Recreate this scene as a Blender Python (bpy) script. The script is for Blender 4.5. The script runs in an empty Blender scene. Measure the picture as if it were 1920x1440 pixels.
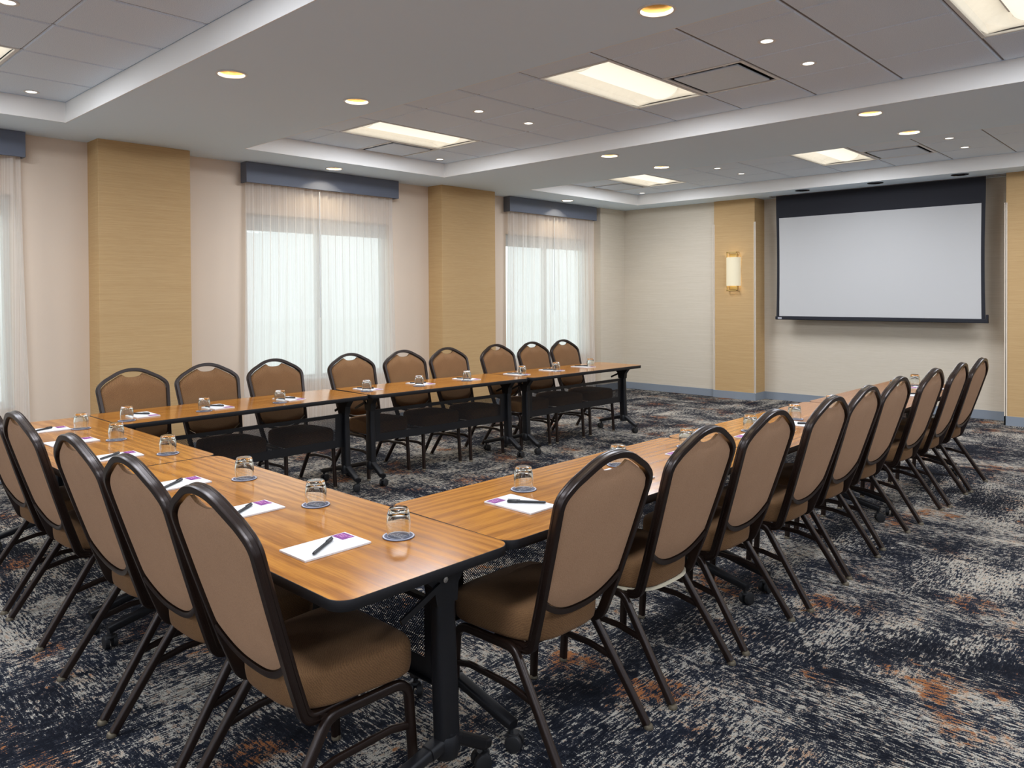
import bpy, bmesh, math, random
from mathutils import Vector, Matrix
PI = math.pi
random.seed(7)
SC = bpy.context.scene
COL = SC.collection

# ------------------------------------------------------------------ camera, world, exposure
CAM_H = 1.505
def setup_camera():
    yaw, pitch, roll = -0.7573, 0.0109, -0.0057
    fw = Vector((math.sin(yaw) * math.cos(pitch), math.cos(yaw) * math.cos(pitch), -math.sin(pitch)))
    rt = Vector((math.cos(yaw), -math.sin(yaw), 0))
    up = rt.cross(fw)
    r2 = rt * math.cos(roll) + up * math.sin(roll)
    u2 = -rt * math.sin(roll) + up * math.cos(roll)
    cd = bpy.data.cameras.new('camera')
    cd.sensor_width = 36.0
    cd.lens = 1430.7 / 1920 * 36
    cd.shift_y = (569.7 - 720) / 1920
    cd.clip_start = 0.05
    o = bpy.data.objects.new('camera', cd)
    COL.objects.link(o)
    m = Matrix((r2, u2, -fw)).transposed().to_4x4()
    m.translation = Vector((0, 0, CAM_H))
    o.matrix_world = m
    SC.camera = o
setup_camera()
w = bpy.data.worlds.new('overcast sky')
SC.world = w
w.use_nodes = True
bg = w.node_tree.nodes['Background']
bg.inputs[0].default_value = (0.92, 0.97, 1.0, 1)
bg.inputs[1].default_value = 0.98
vs = SC.view_settings
vs.view_transform = 'Standard'
vs.look = 'None'
vs.gamma = 1.0
vs.use_curve_mapping = False
vs.exposure = 0.66
cy = SC.cycles
cy.use_denoising = True
cy.max_bounces = 10
cy.diffuse_bounces = 8
cy.glossy_bounces = 4
cy.transmission_bounces = 8
cy.transparent_max_bounces = 16
cy.sample_clamp_indirect = 4.0
cy.caustics_reflective = False
cy.caustics_refractive = True
TROFFER_W = 30.0       # lamp power in each ceiling troffer
DOWN_W = 8.0           # each recessed downlight
SPOT_W = 3.0           # each small ceiling spot
LAMP = (0.93, 0.985, 1.09)

# ------------------------------------------------------------------ node helpers
def srgb(r, g, b):
    f = lambda c: c / 12.92 if c <= 0.04045 else ((c + 0.055) / 1.055) ** 2.4
    return (f(r / 255), f(g / 255), f(b / 255), 1)
class NT:
    def __init__(s, name):
        s.m = bpy.data.materials.new(name)
        s.m.use_nodes = True
        s.t = s.m.node_tree
        s.t.nodes.clear()
        s.out = s.t.nodes.new('ShaderNodeOutputMaterial')
    def n(s, kind, **kw):
        x = s.t.nodes.new('ShaderNode' + kind)
        for k, v in kw.items():
            setattr(x, k, v)
        return x
    def l(s, a, b):
        s.t.links.new(a, b)
    def val(s, sock, v):
        if hasattr(v, 'node'):
            s.l(v, sock)
        else:
            sock.default_value = v
    def math(s, op, a, b=0.0, c=0.0, clamp=False):
        x = s.n('Math', operation=op)
        x.use_clamp = clamp
        s.val(x.inputs[0], a); s.val(x.inputs[1], b); s.val(x.inputs[2], c)
        return x.outputs[0]
    def coord(s, scale=(1, 1, 1), rot=(0, 0, 0), loc=(0, 0, 0), src='Object'):
        c = s.n('TexCoord')
        mp = s.n('Mapping')
        mp.inputs['Scale'].default_value = scale
        mp.inputs['Rotation'].default_value = rot
        mp.inputs['Location'].default_value = loc
        s.l(c.outputs[src], mp.inputs['Vector'])
        return mp.outputs[0]
    def noise(s, vec, scale=1.0, detail=3.0, rough=0.55, dist=0.0):
        x = s.n('TexNoise')
        s.l(vec, x.inputs['Vector'])
        x.inputs['Scale'].default_value = scale
        x.inputs['Detail'].default_value = detail
        x.inputs['Roughness'].default_value = rough
        x.inputs['Distortion'].default_value = dist
        return x.outputs['Fac']
    def step(s, v, a, b):
        x = s.n('MapRange', interpolation_type='SMOOTHSTEP')
        s.val(x.inputs['Value'], v)
        x.inputs['From Min'].default_value = a
        x.inputs['From Max'].default_value = b
        return x.outputs[0]
    def mix(s, f, a, b):
        x = s.n('Mix', data_type='RGBA')
        s.val(x.inputs[0], f); s.val(x.inputs[6], a); s.val(x.inputs[7], b)
        return x.outputs[2]
    def bump(s, h, strength=0.2, dist=0.002):
        x = s.n('Bump')
        x.inputs['Strength'].default_value = strength
        x.inputs['Distance'].default_value = dist
        s.l(h, x.inputs['Height'])
        return x.outputs[0]
    def principled(s, col, rough=0.5, metal=0.0, spec=0.5, normal=None, coat=0.0, sheen=0.0):
        x = s.n('BsdfPrincipled')
        s.val(x.inputs['Base Color'], col)
        s.val(x.inputs['Roughness'], rough)
        x.inputs['Metallic'].default_value = metal
        x.inputs['Specular IOR Level'].default_value = spec
        x.inputs['Coat Weight'].default_value = coat
        x.inputs['Coat Roughness'].default_value = 0.15
        x.inputs['Sheen Weight'].default_value = sheen
        if normal is not None:
            s.l(normal, x.inputs['Normal'])
        return x.outputs[0]
    def done(s, shader):
        s.l(shader, s.out.inputs['Surface'])
        return s.m

def simple(name, col, rough=0.5, metal=0.0, spec=0.5, vary=0.06, scale=25.0, coat=0.0):
    t = NT(name)
    c = t.coord()
    f = t.noise(c, scale, 3)
    d = tuple(x * (1 - vary) for x in col[:3]) + (1,)
    e = tuple(min(1, x * (1 + vary)) for x in col[:3]) + (1,)
    return t.done(t.principled(t.mix(f, d, e), rough, metal, spec, coat=coat))

def emissive(name, col, strength, base=(0.8, 0.8, 0.8, 1)):
    t = NT(name)
    x = t.n('BsdfPrincipled')
    x.inputs['Base Color'].default_value = base
    x.inputs['Roughness'].default_value = 0.5
    x.inputs['Emission Color'].default_value = col
    x.inputs['Emission Strength'].default_value = strength
    return t.done(x.outputs[0])

def grasscloth(name, col, dark, light, amp=0.5):
    t = NT(name)
    a = t.coord((2.2, 2.2, 260))
    b = t.coord((9, 9, 520))
    n1 = t.noise(a, 1.0, 3)
    n2 = t.noise(b, 1.0, 2)
    f = t.math('MULTIPLY_ADD', n1, 0.6, t.math('MULTIPLY', n2, 0.4))
    f = t.step(f, 0.32, 0.68)
    c = t.mix(f, dark, light)
    c = t.mix(amp, col, c)
    return t.done(t.principled(c, 0.75, spec=0.25, normal=t.bump(f, 0.25, 0.001)))

def carpet():
    t = NT('distressed carpet')
    fine = t.noise(t.coord((185, 185, 185)), 1.0, 2)
    sx = t.noise(t.coord((19, 112, 1)), 1.0, 4, 0.62)
    sy = t.noise(t.coord((112, 19, 1), loc=(3, 1, 0)), 1.0, 4, 0.62)
    sel = t.step(t.noise(t.coord((1.0, 1.2, 1), loc=(8, 3, 0)), 1.0, 3), 0.38, 0.62)
    st = t.math('ADD', t.math('MULTIPLY', sx, sel), t.math('MULTIPLY', sy, t.math('SUBTRACT', 1.0, sel)))
    bx = t.noise(t.coord((1.6, 7, 1), loc=(1, 9, 0)), 1.0, 3, 0.6)
    by = t.noise(t.coord((7, 1.6, 1), loc=(6, 2, 0)), 1.0, 3, 0.6)
    band = t.math('ADD', t.math('MULTIPLY', bx, sel), t.math('MULTIPLY', by, t.math('SUBTRACT', 1.0, sel)))
    cloud = t.noise(t.coord((1.5, 1.5, 1), loc=(2, 7, 0)), 1.0, 4, 0.65)
    blot = t.noise(t.coord((34, 34, 1), loc=(5, 2, 0)), 1.0, 3, 0.6)
    v = t.math('MULTIPLY_ADD', st, 0.80, t.math('MULTIPLY', cloud, 0.42))
    v = t.math('MULTIPLY_ADD', band, 0.40, v)
    v = t.math('MULTIPLY_ADD', blot, 0.34, v)
    v = t.math('MULTIPLY_ADD', fine, 0.36, v)         # centre about 1.16
    cream = t.step(v, 1.188, 1.222)
    grey = t.step(v, 1.06, 1.20)
    area = t.noise(t.coord((2.3, 2.3, 1), loc=(11, 4, 0)), 1.0, 4, 0.62)
    ru = t.math('MULTIPLY_ADD', blot, 0.35, t.math('MULTIPLY_ADD', st, 0.25, area))
    rust = t.step(ru, 0.895, 0.965)
    pink = t.step(ru, 0.83, 0.95)
    base = t.mix(t.step(cloud, 0.35, 0.65), srgb(15, 18, 26), srgb(26, 31, 42))
    base = t.mix(t.math('MULTIPLY', grey, 0.28), base, srgb(78, 82, 92))
    fl = t.mix(fine, srgb(142, 137, 126), srgb(202, 196, 183))
    spk = t.noise(t.coord((48, 48, 1), loc=(1, 6, 0)), 1.0, 2)
    fl = t.mix(t.math('MULTIPLY', t.step(spk, 0.54, 0.62), 0.45), fl, srgb(156, 112, 74))
    fl = t.mix(t.math('MULTIPLY', pink, 0.5), fl, srgb(184, 152, 118))
    fl = t.mix(t.math('MULTIPLY', rust, 0.9), fl, t.mix(fine, srgb(128, 72, 28), srgb(172, 106, 52)))
    c = t.mix(cream, base, fl)
    tuft = t.n('TexVoronoi')
    t.l(t.coord((190, 190, 190)), tuft.inputs['Vector'])
    tuft.inputs['Scale'].default_value = 1.0
    h = t.math('SUBTRACT', 1.0, tuft.outputs['Distance'])
    c = t.mix(t.math('MULTIPLY', tuft.outputs['Distance'], 0.30), c, (0.01, 0.01, 0.012, 1))
    return t.done(t.principled(c, 0.95, spec=0.08, normal=t.bump(h, 0.4, 0.004)))

def wood(name, axis=0):
    t = NT(name)
    g1 = t.noise(t.coord((1.2, 38, 38)), 1.0, 4, 0.6, 1.2)
    fi = t.noise(t.coord((6, 210, 210)), 1.0, 3, 0.6)
    cath = t.n('TexWave', wave_type='RINGS', rings_direction='X')
    cath.inputs['Scale'].default_value = 11.0
    cath.inputs['Distortion'].default_value = 5.0
    cath.inputs['Detail'].default_value = 3.0
    cath.inputs['Detail Scale'].default_value = 1.2
    t.l(t.coord((0.30, 1.5, 1), loc=(0.3, 0.12, 0)), cath.inputs['Vector'])
    f = t.math('MULTIPLY_ADD', g1, 0.42, t.math('MULTIPLY', cath.outputs['Fac'], 0.20))
    f = t.math('MULTIPLY_ADD', fi, 0.50, f)
    f = t.step(f, 0.32, 0.80)
    col = t.mix(f, srgb(128, 76, 24), srgb(186, 126, 52))
    big = t.noise(t.coord((0.8, 3, 1), loc=(2, 2, 0)), 1.0, 2)
    col = t.mix(t.math('MULTIPLY', big, 0.35), col, srgb(172, 110, 42))
    r = t.math('MULTIPLY_ADD', f, -0.03, 0.17)
    return t.done(t.principled(col, r, spec=0.32))

def fabric(name, a, b, weave=0.5, scale=420.0):
    t = NT(name)
    c = t.coord()
    w1 = t.n('TexWave', wave_type='BANDS', bands_direction='DIAGONAL')
    w1.inputs['Scale'].default_value = scale / 6.0
    w1.inputs['Distortion'].default_value = 6.0
    w1.inputs['Detail'].default_value = 2.0
    t.l(c, w1.inputs['Vector'])
    n = t.noise(c, scale, 2)
    big = t.noise(c, 7.0, 2)
    f = t.math('MULTIPLY_ADD', w1.outputs['Fac'], weave * 0.22, t.math('MULTIPLY', n, 1 - weave * 0.22))
    f = t.math('MULTIPLY_ADD', big, 0.25, f)
    f = t.step(f, 0.25, 0.95)
    return t.done(t.principled(t.mix(f, a, b), 0.85, spec=0.2, normal=t.bump(n, 0.25, 0.001), sheen=0.04))

def sheer():
    t = NT('sheer curtain voile')
    st = t.noise(t.coord((3, 300, 0.25)), 1.0, 2)
    d = t.step(st, 0.25, 0.75)
    col = t.mix(d, srgb(228, 220, 210), srgb(243, 239, 233))
    df = t.n('BsdfDiffuse'); t.l(col, df.inputs[0])
    tr = t.n('BsdfTranslucent'); t.l(col, tr.inputs[0])
    tp = t.n('BsdfTransparent')
    m1 = t.n('MixShader'); m1.inputs[0].default_value = 0.48
    t.l(df.outputs[0], m1.inputs[1]); t.l(tr.outputs[0], m1.inputs[2])
    lw = t.n('LayerWeight'); lw.inputs[0].default_value = 0.5      # the weave closes up where a fold turns away
    op = t.math('MULTIPLY_ADD', lw.outputs['Facing'], -0.46, 0.44, clamp=True)
    op = t.math('MULTIPLY', op, t.math('MULTIPLY_ADD', d, -0.30, 1.0))
    m2 = t.n('MixShader')
    t.l(op, m2.inputs[0])
    t.l(m1.outputs[0], m2.inputs[1]); t.l(tp.outputs[0], m2.inputs[2])
    return t.done(m2.outputs[0])

def perforated():
    t = NT('perforated black steel')
    tc = t.n('TexCoord')
    sp = t.n('SeparateXYZ'); t.l(tc.outputs['Object'], sp.inputs[0])
    x, z = sp.outputs[0], sp.outputs[2]
    p = 0.0086
    def holes(ox, oz):
        fx = t.math('SUBTRACT', t.math('FRACT', t.math('ADD', t.math('DIVIDE', x, p), 100 + ox)), 0.5)
        fz = t.math('SUBTRACT', t.math('FRACT', t.math('ADD', t.math('DIVIDE', z, p * 1.25), 100 + oz)), 0.5)
        fz = t.math('MULTIPLY', fz, 1.25)
        d = t.math('SQRT', t.math('ADD', t.math('MULTIPLY', fx, fx), t.math('MULTIPLY', fz, fz)))
        return t.math('LESS_THAN', d, 0.255)
    h = t.math('MAXIMUM', holes(0, 0), holes(0.5, 0.5))
    tp = t.n('BsdfTransparent')
    bs = t.principled(srgb(15, 15, 18), 0.55, spec=0.3)
    mx = t.n('MixShader')
    t.l(h, mx.inputs[0]); t.l(bs, mx.inputs[1]); t.l(tp.outputs[0], mx.inputs[2])
    return t.done(mx.outputs[0])

def pane_glass():
    t = NT('window glass')
    tp = t.n('BsdfTransparent'); tp.inputs[0].default_value = (0.93, 0.97, 0.96, 1)
    gl = t.n('BsdfGlossy'); gl.inputs['Roughness'].default_value = 0.02
    mx = t.n('MixShader'); mx.inputs[0].default_value = 0.06
    t.l(tp.outputs[0], mx.inputs[1]); t.l(gl.outputs[0], mx.inputs[2])
    return t.done(mx.outputs[0])

def clear_glass():
    t = NT('clear drinking glass')
    g = t.n('BsdfGlass'); g.inputs['IOR'].default_value = 1.47
    g.inputs['Roughness'].default_value = 0.0
    g.inputs[0].default_value = (0.99, 1.0, 0.995, 1)
    return t.done(g.outputs[0])

def acoustic():
    t = NT('mineral fibre ceiling tile')
    n = t.noise(t.coord((260, 260, 260)), 1.0, 2)
    b = t.noise(t.coord((3, 3, 3)), 1.0, 2)
    c = t.mix(t.step(n, 0.35, 0.65), srgb(214, 226, 241), srgb(236, 246, 255))
    c = t.mix(t.math('MULTIPLY', b, 0.2), c, srgb(224, 230, 238))
    return t.done(t.principled(c, 0.95, spec=0.1, normal=t.bump(n, 0.3, 0.001)))

M = {}
M['carpet'] = carpet()
M['paint'] = simple('painted wall', srgb(220, 202, 182), 0.85, spec=0.2, vary=0.015, scale=3)
M['paper_light'] = grasscloth('pale grasscloth', srgb(208, 197, 179), srgb(192, 180, 158), srgb(218, 208, 191))
M['paper_tan'] = grasscloth('tan grasscloth', srgb(191, 158, 112), srgb(176, 142, 95), srgb(203, 172, 126))
M['bounce_white'] = simple('bounce white wall', srgb(240, 245, 252), 0.85, spec=0.2, vary=0.01, scale=3)  # for unseen walls, whitened to bounce neutral light into the room
M['soffit'] = simple('ceiling paint', srgb(224, 241, 255), 0.9, spec=0.15, vary=0.01, scale=2)
M['coffer'] = simple('coffer side paint', srgb(238, 236, 231), 0.9, spec=0.15, vary=0.01, scale=2)
M['tile'] = acoustic()
M['grid'] = simple('ceiling grid metal', srgb(112, 106, 106), 0.6)
M['base'] = simple('blue grey rubber base', srgb(132, 140, 149), 0.6, vary=0.03)
M['pelmet'] = simple('blue grey pelmet paint', srgb(98, 104, 117), 0.6, vary=0.02, scale=8)
M['guard'] = simple('ivory corner guard', srgb(226, 212, 192), 0.5)
M['frame_white'] = simple('window frame', srgb(205, 206, 204), 0.5)
M['shade'] = simple('roller shade', srgb(190, 192, 190), 0.8)
M['pane'] = pane_glass()
M['sheer'] = sheer()
M['wood'] = wood('laminate wood grain')
M['black'] = simple('black edge vinyl', srgb(24, 23, 25), 0.5, spec=0.35)
M['steel'] = simple('black powder coated steel', srgb(17, 17, 20), 0.45, spec=0.4)
M['perf'] = perforated()
M['rubber'] = simple('black rubber', srgb(22, 22, 24), 0.55)
M['chrome'] = simple('bright metal', srgb(200, 198, 194), 0.25, metal=1.0)
M['fabric_front'] = fabric('woven brown seat fabric', srgb(96, 68, 43), srgb(132, 98, 65), 0.9)
M['fabric_rear'] = fabric('plain brown back fabric', srgb(160, 122, 92), srgb(186, 147, 114), 0.3)
M['bronze'] = simple('dark bronze frame', srgb(38, 25, 19), 0.33, metal=0.35, spec=0.6)
M['glide'] = simple('grey foot glide', srgb(120, 110, 92), 0.4, metal=0.5)
M['lining'] = simple('pale seat lining', srgb(214, 204, 178), 0.8)
M['paper'] = simple('white paper', srgb(216, 216, 217), 0.7, vary=0.01)
M['purple'] = simple('purple print', srgb(116, 42, 120), 0.6, vary=0.05)
M['pink'] = simple('pale pink print', srgb(196, 132, 178), 0.6, vary=0.05)
M['pen'] = simple('black pen plastic', srgb(28, 31, 36), 0.3)
M['coaster'] = simple('slate blue coaster', srgb(74, 78, 100), 0.6)
M['print'] = simple('white print', srgb(188, 187, 194), 0.6)
M['glass'] = clear_glass()
M['screen'] = simple('matte white screen', srgb(194, 193, 191), 0.9, spec=0.1, vary=0.01, scale=1.5)
M['screen_black'] = simple('black screen border', srgb(26, 27, 35), 0.8, vary=0.02)
M['brass'] = simple('polished brass', srgb(226, 196, 128), 0.3, metal=0.9)
M['gold'] = simple('satin gold reflector', srgb(176, 142, 88), 0.5, metal=0.7)
M['dark_refl'] = simple('dark mirrored reflector', srgb(70, 68, 70), 0.12, metal=1.0)
M['white_metal'] = simple('white enamel', srgb(228, 226, 222), 0.4)
M['plaque'] = simple('grey plaque enamel', srgb(206, 216, 228), 0.4)
M['plenum'] = simple('dark plenum', srgb(38, 34, 34), 0.9)
M['lens'] = emissive('lit troffer lens', (1.0, 0.94, 0.80, 1), 0.30, srgb(190, 190, 186))
M['bulb'] = emissive('lit lamp', (1.0, 0.88, 0.66, 1), 3.0)
M['spot'] = emissive('lit spot lens', (1.0, 0.93, 0.80, 1), 1.6)
M['shade_lit'] = emissive('lit sconce shade', (1.0, 0.90, 0.66, 1), 0.20, srgb(196, 184, 154))
M['outdoor'] = simple('pale paving', srgb(246, 248, 246), 0.9)

# ------------------------------------------------------------------ mesh helpers
def mesh_of(name, verts, faces, mat, smooth=False, mats=None, fmat=None):
    me = bpy.data.meshes.new(name)
    me.from_pydata([tuple(v) for v in verts], [], faces)
    for m in (mats or [mat]):
        me.materials.append(m)
    if fmat:
        for p, i in zip(me.polygons, fmat):
            p.material_index = i
    bm = bmesh.new(); bm.from_mesh(me)
    bmesh.ops.recalc_face_normals(bm, faces=bm.faces)
    bm.to_mesh(me); bm.free()
    if smooth:
        for p in me.polygons:
            p.use_smooth = True
        try:
            me.set_sharp_from_angle(angle=math.radians(38))
        except Exception:
            pass
    me.update()
    return me
class MB:
    def __init__(s):
        s.v = []; s.f = []; s.m = []
    def add(s, vs, fs, mi=0):
        b = len(s.v)
        s.v += [tuple(x) for x in vs]
        s.f += [tuple(i + b for i in f) for f in fs]
        s.m += [mi] * len(fs)
        return s
    def box(s, x0, x1, y0, y1, z0, z1, mi=0):
        vs = [(x, y, z) for x in (x0, x1) for y in (y0, y1) for z in (z0, z1)]
        fs = [(0, 1, 3, 2), (4, 6, 7, 5), (0, 4, 5, 1), (2, 3, 7, 6), (0, 2, 6, 4), (1, 5, 7, 3)]
        return s.add(vs, fs, mi)
    def bevel_box(s, x0, x1, y0, y1, z0, z1, b, mi=0):
        vs = []
        for z, k in ((z0, b), (z0 + b, 0), (z1 - b, 0), (z1, b)):
            c = b if k == 0 else b * 1.6
            i = k
            vs += [(x0 + c, y0 + i, z), (x1 - c, y0 + i, z), (x1 - i, y0 + c, z), (x1 - i, y1 - c, z),
                   (x1 - c, y1 - i, z), (x0 + c, y1 - i, z), (x0 + i, y1 - c, z), (x0 + i, y0 + c, z)]
        fs = []
        for r in range(3):
            for j in range(8):
                a = r * 8 + j; c = r * 8 + (j + 1) % 8
                fs.append((a, c, c + 8, a + 8))
        fs += [tuple(range(7, -1, -1)), tuple(range(24, 32))]
        return s.add(vs, fs, mi)
    def lathe(s, prof, n=24, cx=0, cy=0, cz=0, close=False, mi=0, axis='z'):
        vs = []; fs = []
        for (r, z) in prof:
            for k in range(n):
                a = 2 * PI * k / n
                p = (r * math.cos(a), r * math.sin(a), z)
                if axis == 'x': p = (p[2], p[0], p[1])
                if axis == 'y': p = (p[0], p[2], p[1])
                vs.append((p[0] + cx, p[1] + cy, p[2] + cz))
        m = len(prof)
        for i in range(m if close else m - 1):
            for k in range(n):
                a = i * n + k; b = i * n + (k + 1) % n
                c = ((i + 1) % m) * n + (k + 1) % n; d = ((i + 1) % m) * n + k
                fs.append((a, b, c, d))
        if not close:
            if prof[0][0] > 1e-6: fs.append(tuple(range(n - 1, -1, -1)))
            if prof[-1][0] > 1e-6: fs.append(tuple((m - 1) * n + k for k in range(n)))
        return s.add(vs, fs, mi)
    def tube_open(s, prof, n=24, cx=0, cy=0, cz=0, mi=0):
        vs = []; fs = []
        for (r, z) in prof:
            for k in range(n):
                a = 2 * PI * k / n
                vs.append((r * math.cos(a) + cx, r * math.sin(a) + cy, z + cz))
        for i in range(len(prof) - 1):
            for k in range(n):
                a = i * n + k; b = i * n + (k + 1) % n
                fs.append((a, b, b + n, a + n))
        return s.add(vs, fs, mi)
    def sweep(s, path, prof, up=Vector((1, 0, 0)), closed=False, scale=None, mi=0):
        path = [Vector(p) for p in path]
        n = len(path); k = len(prof)
        vs = []; fs = []
        a = None
        for i in range(n):
            if closed:
                t = path[(i + 1) % n] - path[i - 1]
            else:
                t = path[min(i + 1, n - 1)] - path[max(i - 1, 0)]
            t.normalize()
            if a is None:
                a = up - t * up.dot(t)
            else:
                a = a - t * a.dot(t)
            a.normalize()
            b = t.cross(a)
            q = scale[i] if scale else 1.0
            for (u, v) in prof:
                vs.append(path[i] + a * u * q + b * v * q)
        for i in range(n if closed else n - 1):
            for j in range(k):
                p0 = i * k + j; p1 = i * k + (j + 1) % k
                q0 = ((i + 1) % n) * k + j; q1 = ((i + 1) % n) * k + (j + 1) % k
                fs.append((p0, p1, q1, q0))
        if not closed:
            fs.append(tuple(range(k - 1, -1, -1)))
            fs.append(tuple((n - 1) * k + j for j in range(k)))
        return s.add(vs, fs, mi)
    def prism(s, poly, z0, z1, mi=0):
        n = len(poly)
        vs = [(x, y, z0) for x, y in poly] + [(x, y, z1) for x, y in poly]
        fs = [tuple(range(n - 1, -1, -1)), tuple(range(n, 2 * n))]
        fs += [(i, (i + 1) % n, n + (i + 1) % n, n + i) for i in range(n)]
        return s.add(vs, fs, mi)
    def mesh(s, name, mat, smooth=False):
        mats = mat if isinstance(mat, (list, tuple)) else [mat]
        return mesh_of(name, s.v, s.f, None, smooth, mats, s.m if len(mats) > 1 else None)
    def obj(s, name, mat, parent=None, smooth=False, loc=None):
        return put(name, s.mesh(name, mat, smooth), parent, loc)
def put(name, me, parent=None, loc=None, rz=0.0):
    o = bpy.data.objects.new(name, me)
    COL.objects.link(o)
    if parent is not None: o.parent = parent
    if loc is not None: o.location = loc
    if rz: o.rotation_euler = (0, 0, rz)
    return o
def tag(o, label, cat, group=None):
    o['label'] = label; o['category'] = cat
    if group: o['group'] = group
    return o
def empty(name, loc=(0, 0, 0), rz=0.0):
    o = bpy.data.objects.new(name, None)
    o.empty_display_size = 0.1
    COL.objects.link(o)
    o.location = loc; o.rotation_euler = (0, 0, rz)
    return o
def struct(o):
    o['kind'] = 'structure'
    return o
def copy_tree(o, parent=None):
    c = o.copy(); COL.objects.link(c)
    if parent is not None: c.parent = parent
    for ch in o.children:
        copy_tree(ch, c)
    return c
def fillet(pts, rad, n=6):
    pts = [Vector(p) for p in pts]
    out = [pts[0]]
    for i in range(1, len(pts) - 1):
        p = pts[i]; r = rad[i] if isinstance(rad, (list, tuple)) else rad
        a = pts[i - 1] - p; b = pts[i + 1] - p
        la, lb = a.length, b.length
        a.normalize(); b.normalize()
        ang = a.angle(b)
        if r <= 0 or ang > PI - 0.01:
            out.append(p); continue
        d = min(r / math.tan(ang / 2), la * 0.48, lb * 0.48)
        p0 = p + a * d; p1 = p + b * d
        for k in range(n + 1):
            u = k / n
            out.append(p0 * (1 - u) ** 2 + p * 2 * u * (1 - u) + p1 * u * u)
    out.append(pts[-1])
    return out
def rrect(w, h, r, n=6):
    out = []
    for cx, cy, a0 in ((w / 2 - r, h / 2 - r, 0), (-w / 2 + r, h / 2 - r, PI / 2), (-w / 2 + r, -h / 2 + r, PI), (w / 2 - r, -h / 2 + r, 1.5 * PI)):
        for k in range(n + 1):
            a = a0 + PI / 2 * k / n
            out.append((cx + r * math.cos(a), cy + r * math.sin(a)))
    return out
def circle(r, n=10):
    return [(r * math.cos(2 * PI * k / n), r * math.sin(2 * PI * k / n)) for k in range(n)]
def lerp_table(tab, z):
    if z <= tab[0][0]: return tab[0][1]
    for (a, u), (b, v) in zip(tab, tab[1:]):
        if z <= b: return u + (v - u) * (z - a) / (b - a)
    return tab[-1][1]
ORD = ['first', 'second', 'third', 'fourth', 'fifth', 'sixth', 'seventh', 'eighth', 'ninth', 'tenth']

# ------------------------------------------------------------------ room shell
ZS, ZT, TZ = 2.862, 3.017, 0.735
X0, X1, Y0 = -7.28, 3.85, -5.0
YF = 10.22
struct(MB().box(X0 - 0.2, X1 + 0.2, Y0 - 0.2, 10.9, -0.15, 0.0).obj('floor', M['carpet']))
struct(MB().box(-60, X0 - 0.25, -40, 60, -0.6, -0.5).obj('ground', M['outdoor']))

WIN = [(-3.90, -2.08), (-0.06, 1.74), (3.78, 5.58), (7.58, 9.42)]
ZW0, ZW1 = 0.60, 2.36
b = MB()
ys = [Y0 - 0.2] + [v for p in WIN[1:] for v in p] + [10.9]
for i in range(0, len(ys), 2):
    b.box(X0 - 0.2, X0, ys[i], ys[i + 1], 0, 3.4)
for (a, c) in WIN[1:]:
    b.box(X0 - 0.2, X0, a, c, 0, ZW0)
    b.box(X0 - 0.2, X0, a, c, ZW1, 3.4)
struct(b.obj('wall_left', M['paint']))
struct(MB().box(X0, -7.155, 9.58, YF + 0.2, 0, ZS + 0.1).obj('wall_left_chase', M['paper_light']))
b = MB()
b.box(X0 - 0.2, -5.53, YF, 10.9, 0, 3.4)
b.box(-5.53, X1 + 0.2, 10.48, 10.9, 0, 3.4)
struct(b.obj('wall_front', M['paper_light']))
struct(MB().box(X1, X1 + 0.2, Y0 - 0.2, 10.9, 0, 3.4).obj('wall_right', M['bounce_white']))
struct(MB().box(X0 - 0.2, X1 + 0.2, Y0 - 0.2, Y0, 0, 3.4).obj('wall_back', M['bounce_white']))
pil = [(X0, -7.02, -1.56, -0.75), (X0, -7.02, 2.31, 3.10), (X0, -7.02, 6.19, 7.115)]
for (xa, xb, ya, yb) in pil[1:]:
    struct(MB().bevel_box(xa, xb, ya, yb, 0, ZS + 0.05, 0.004).obj('pillar', M['paper_tan']))
struct(MB().bevel_box(-5.535, -4.905, 10.175, 10.6, 0, ZS + 0.05, 0.003).obj('pillar', M['paper_tan']))
struct(MB().bevel_box(-1.872, X1, 10.135, 10.6, 0, ZS + 0.05, 0.003).obj('pillar', M['paper_tan']))
k = 1
for (x, y) in ((-5.537, 10.173), (-4.903, 10.173), (-1.874, 10.133)):
    g = MB().box(x - 0.014, x + 0.014, y - 0.003, y + 0.001, 0.10, 2.525)
    g.box(x - 0.003, x + 0.003, y - 0.003, y + 0.02, 0.10, 2.525)
    struct(g.obj('trim_%d' % k, M['guard'])); k += 1
b = MB()
BH, BT = 0.105, 0.014
segs = [Y0] + [v for p in pil[1:] for v in (p[2], p[3])] + [9.58]
for i in range(0, len(segs), 2):
    b.box(X0, X0 + BT, segs[i], segs[i + 1], 0, BH)
for (xa, xb, ya, yb) in pil[1:]:
    b.box(xa, xb + BT, ya - BT, ya, 0, BH); b.box(xa, xb + BT, yb, yb + BT, 0, BH)
    b.box(xb, xb + BT, ya, yb, 0, BH)
b.box(X0, -7.155 + BT, 9.58 - BT, 9.58, 0, BH); b.box(-7.155, -7.155 + BT, 9.58, YF, 0, BH)
struct(b.obj('baseboard_left', M['base']))
b = MB()
b.box(-7.155, -5.53, YF - BT, YF, 0, BH)
b.box(-5.535 - BT, -4.905 + BT, 10.175 - BT, 10.175, 0, BH)
b.box(-5.535 - BT, -5.535, 10.175, YF, 0, BH)
b.box(-4.905, -4.905 + BT, 10.175, 10.48, 0, BH)
b.box(-4.905, -1.872, 10.48 - BT, 10.48, 0, BH)
b.box(-1.872 - BT, -1.872, 10.135 - BT, 10.48, 0, BH)
b.box(-1.872 - BT, X1, 10.135 - BT, 10.135, 0, BH)
struct(b.obj('baseboard_front', M['base']))

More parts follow.
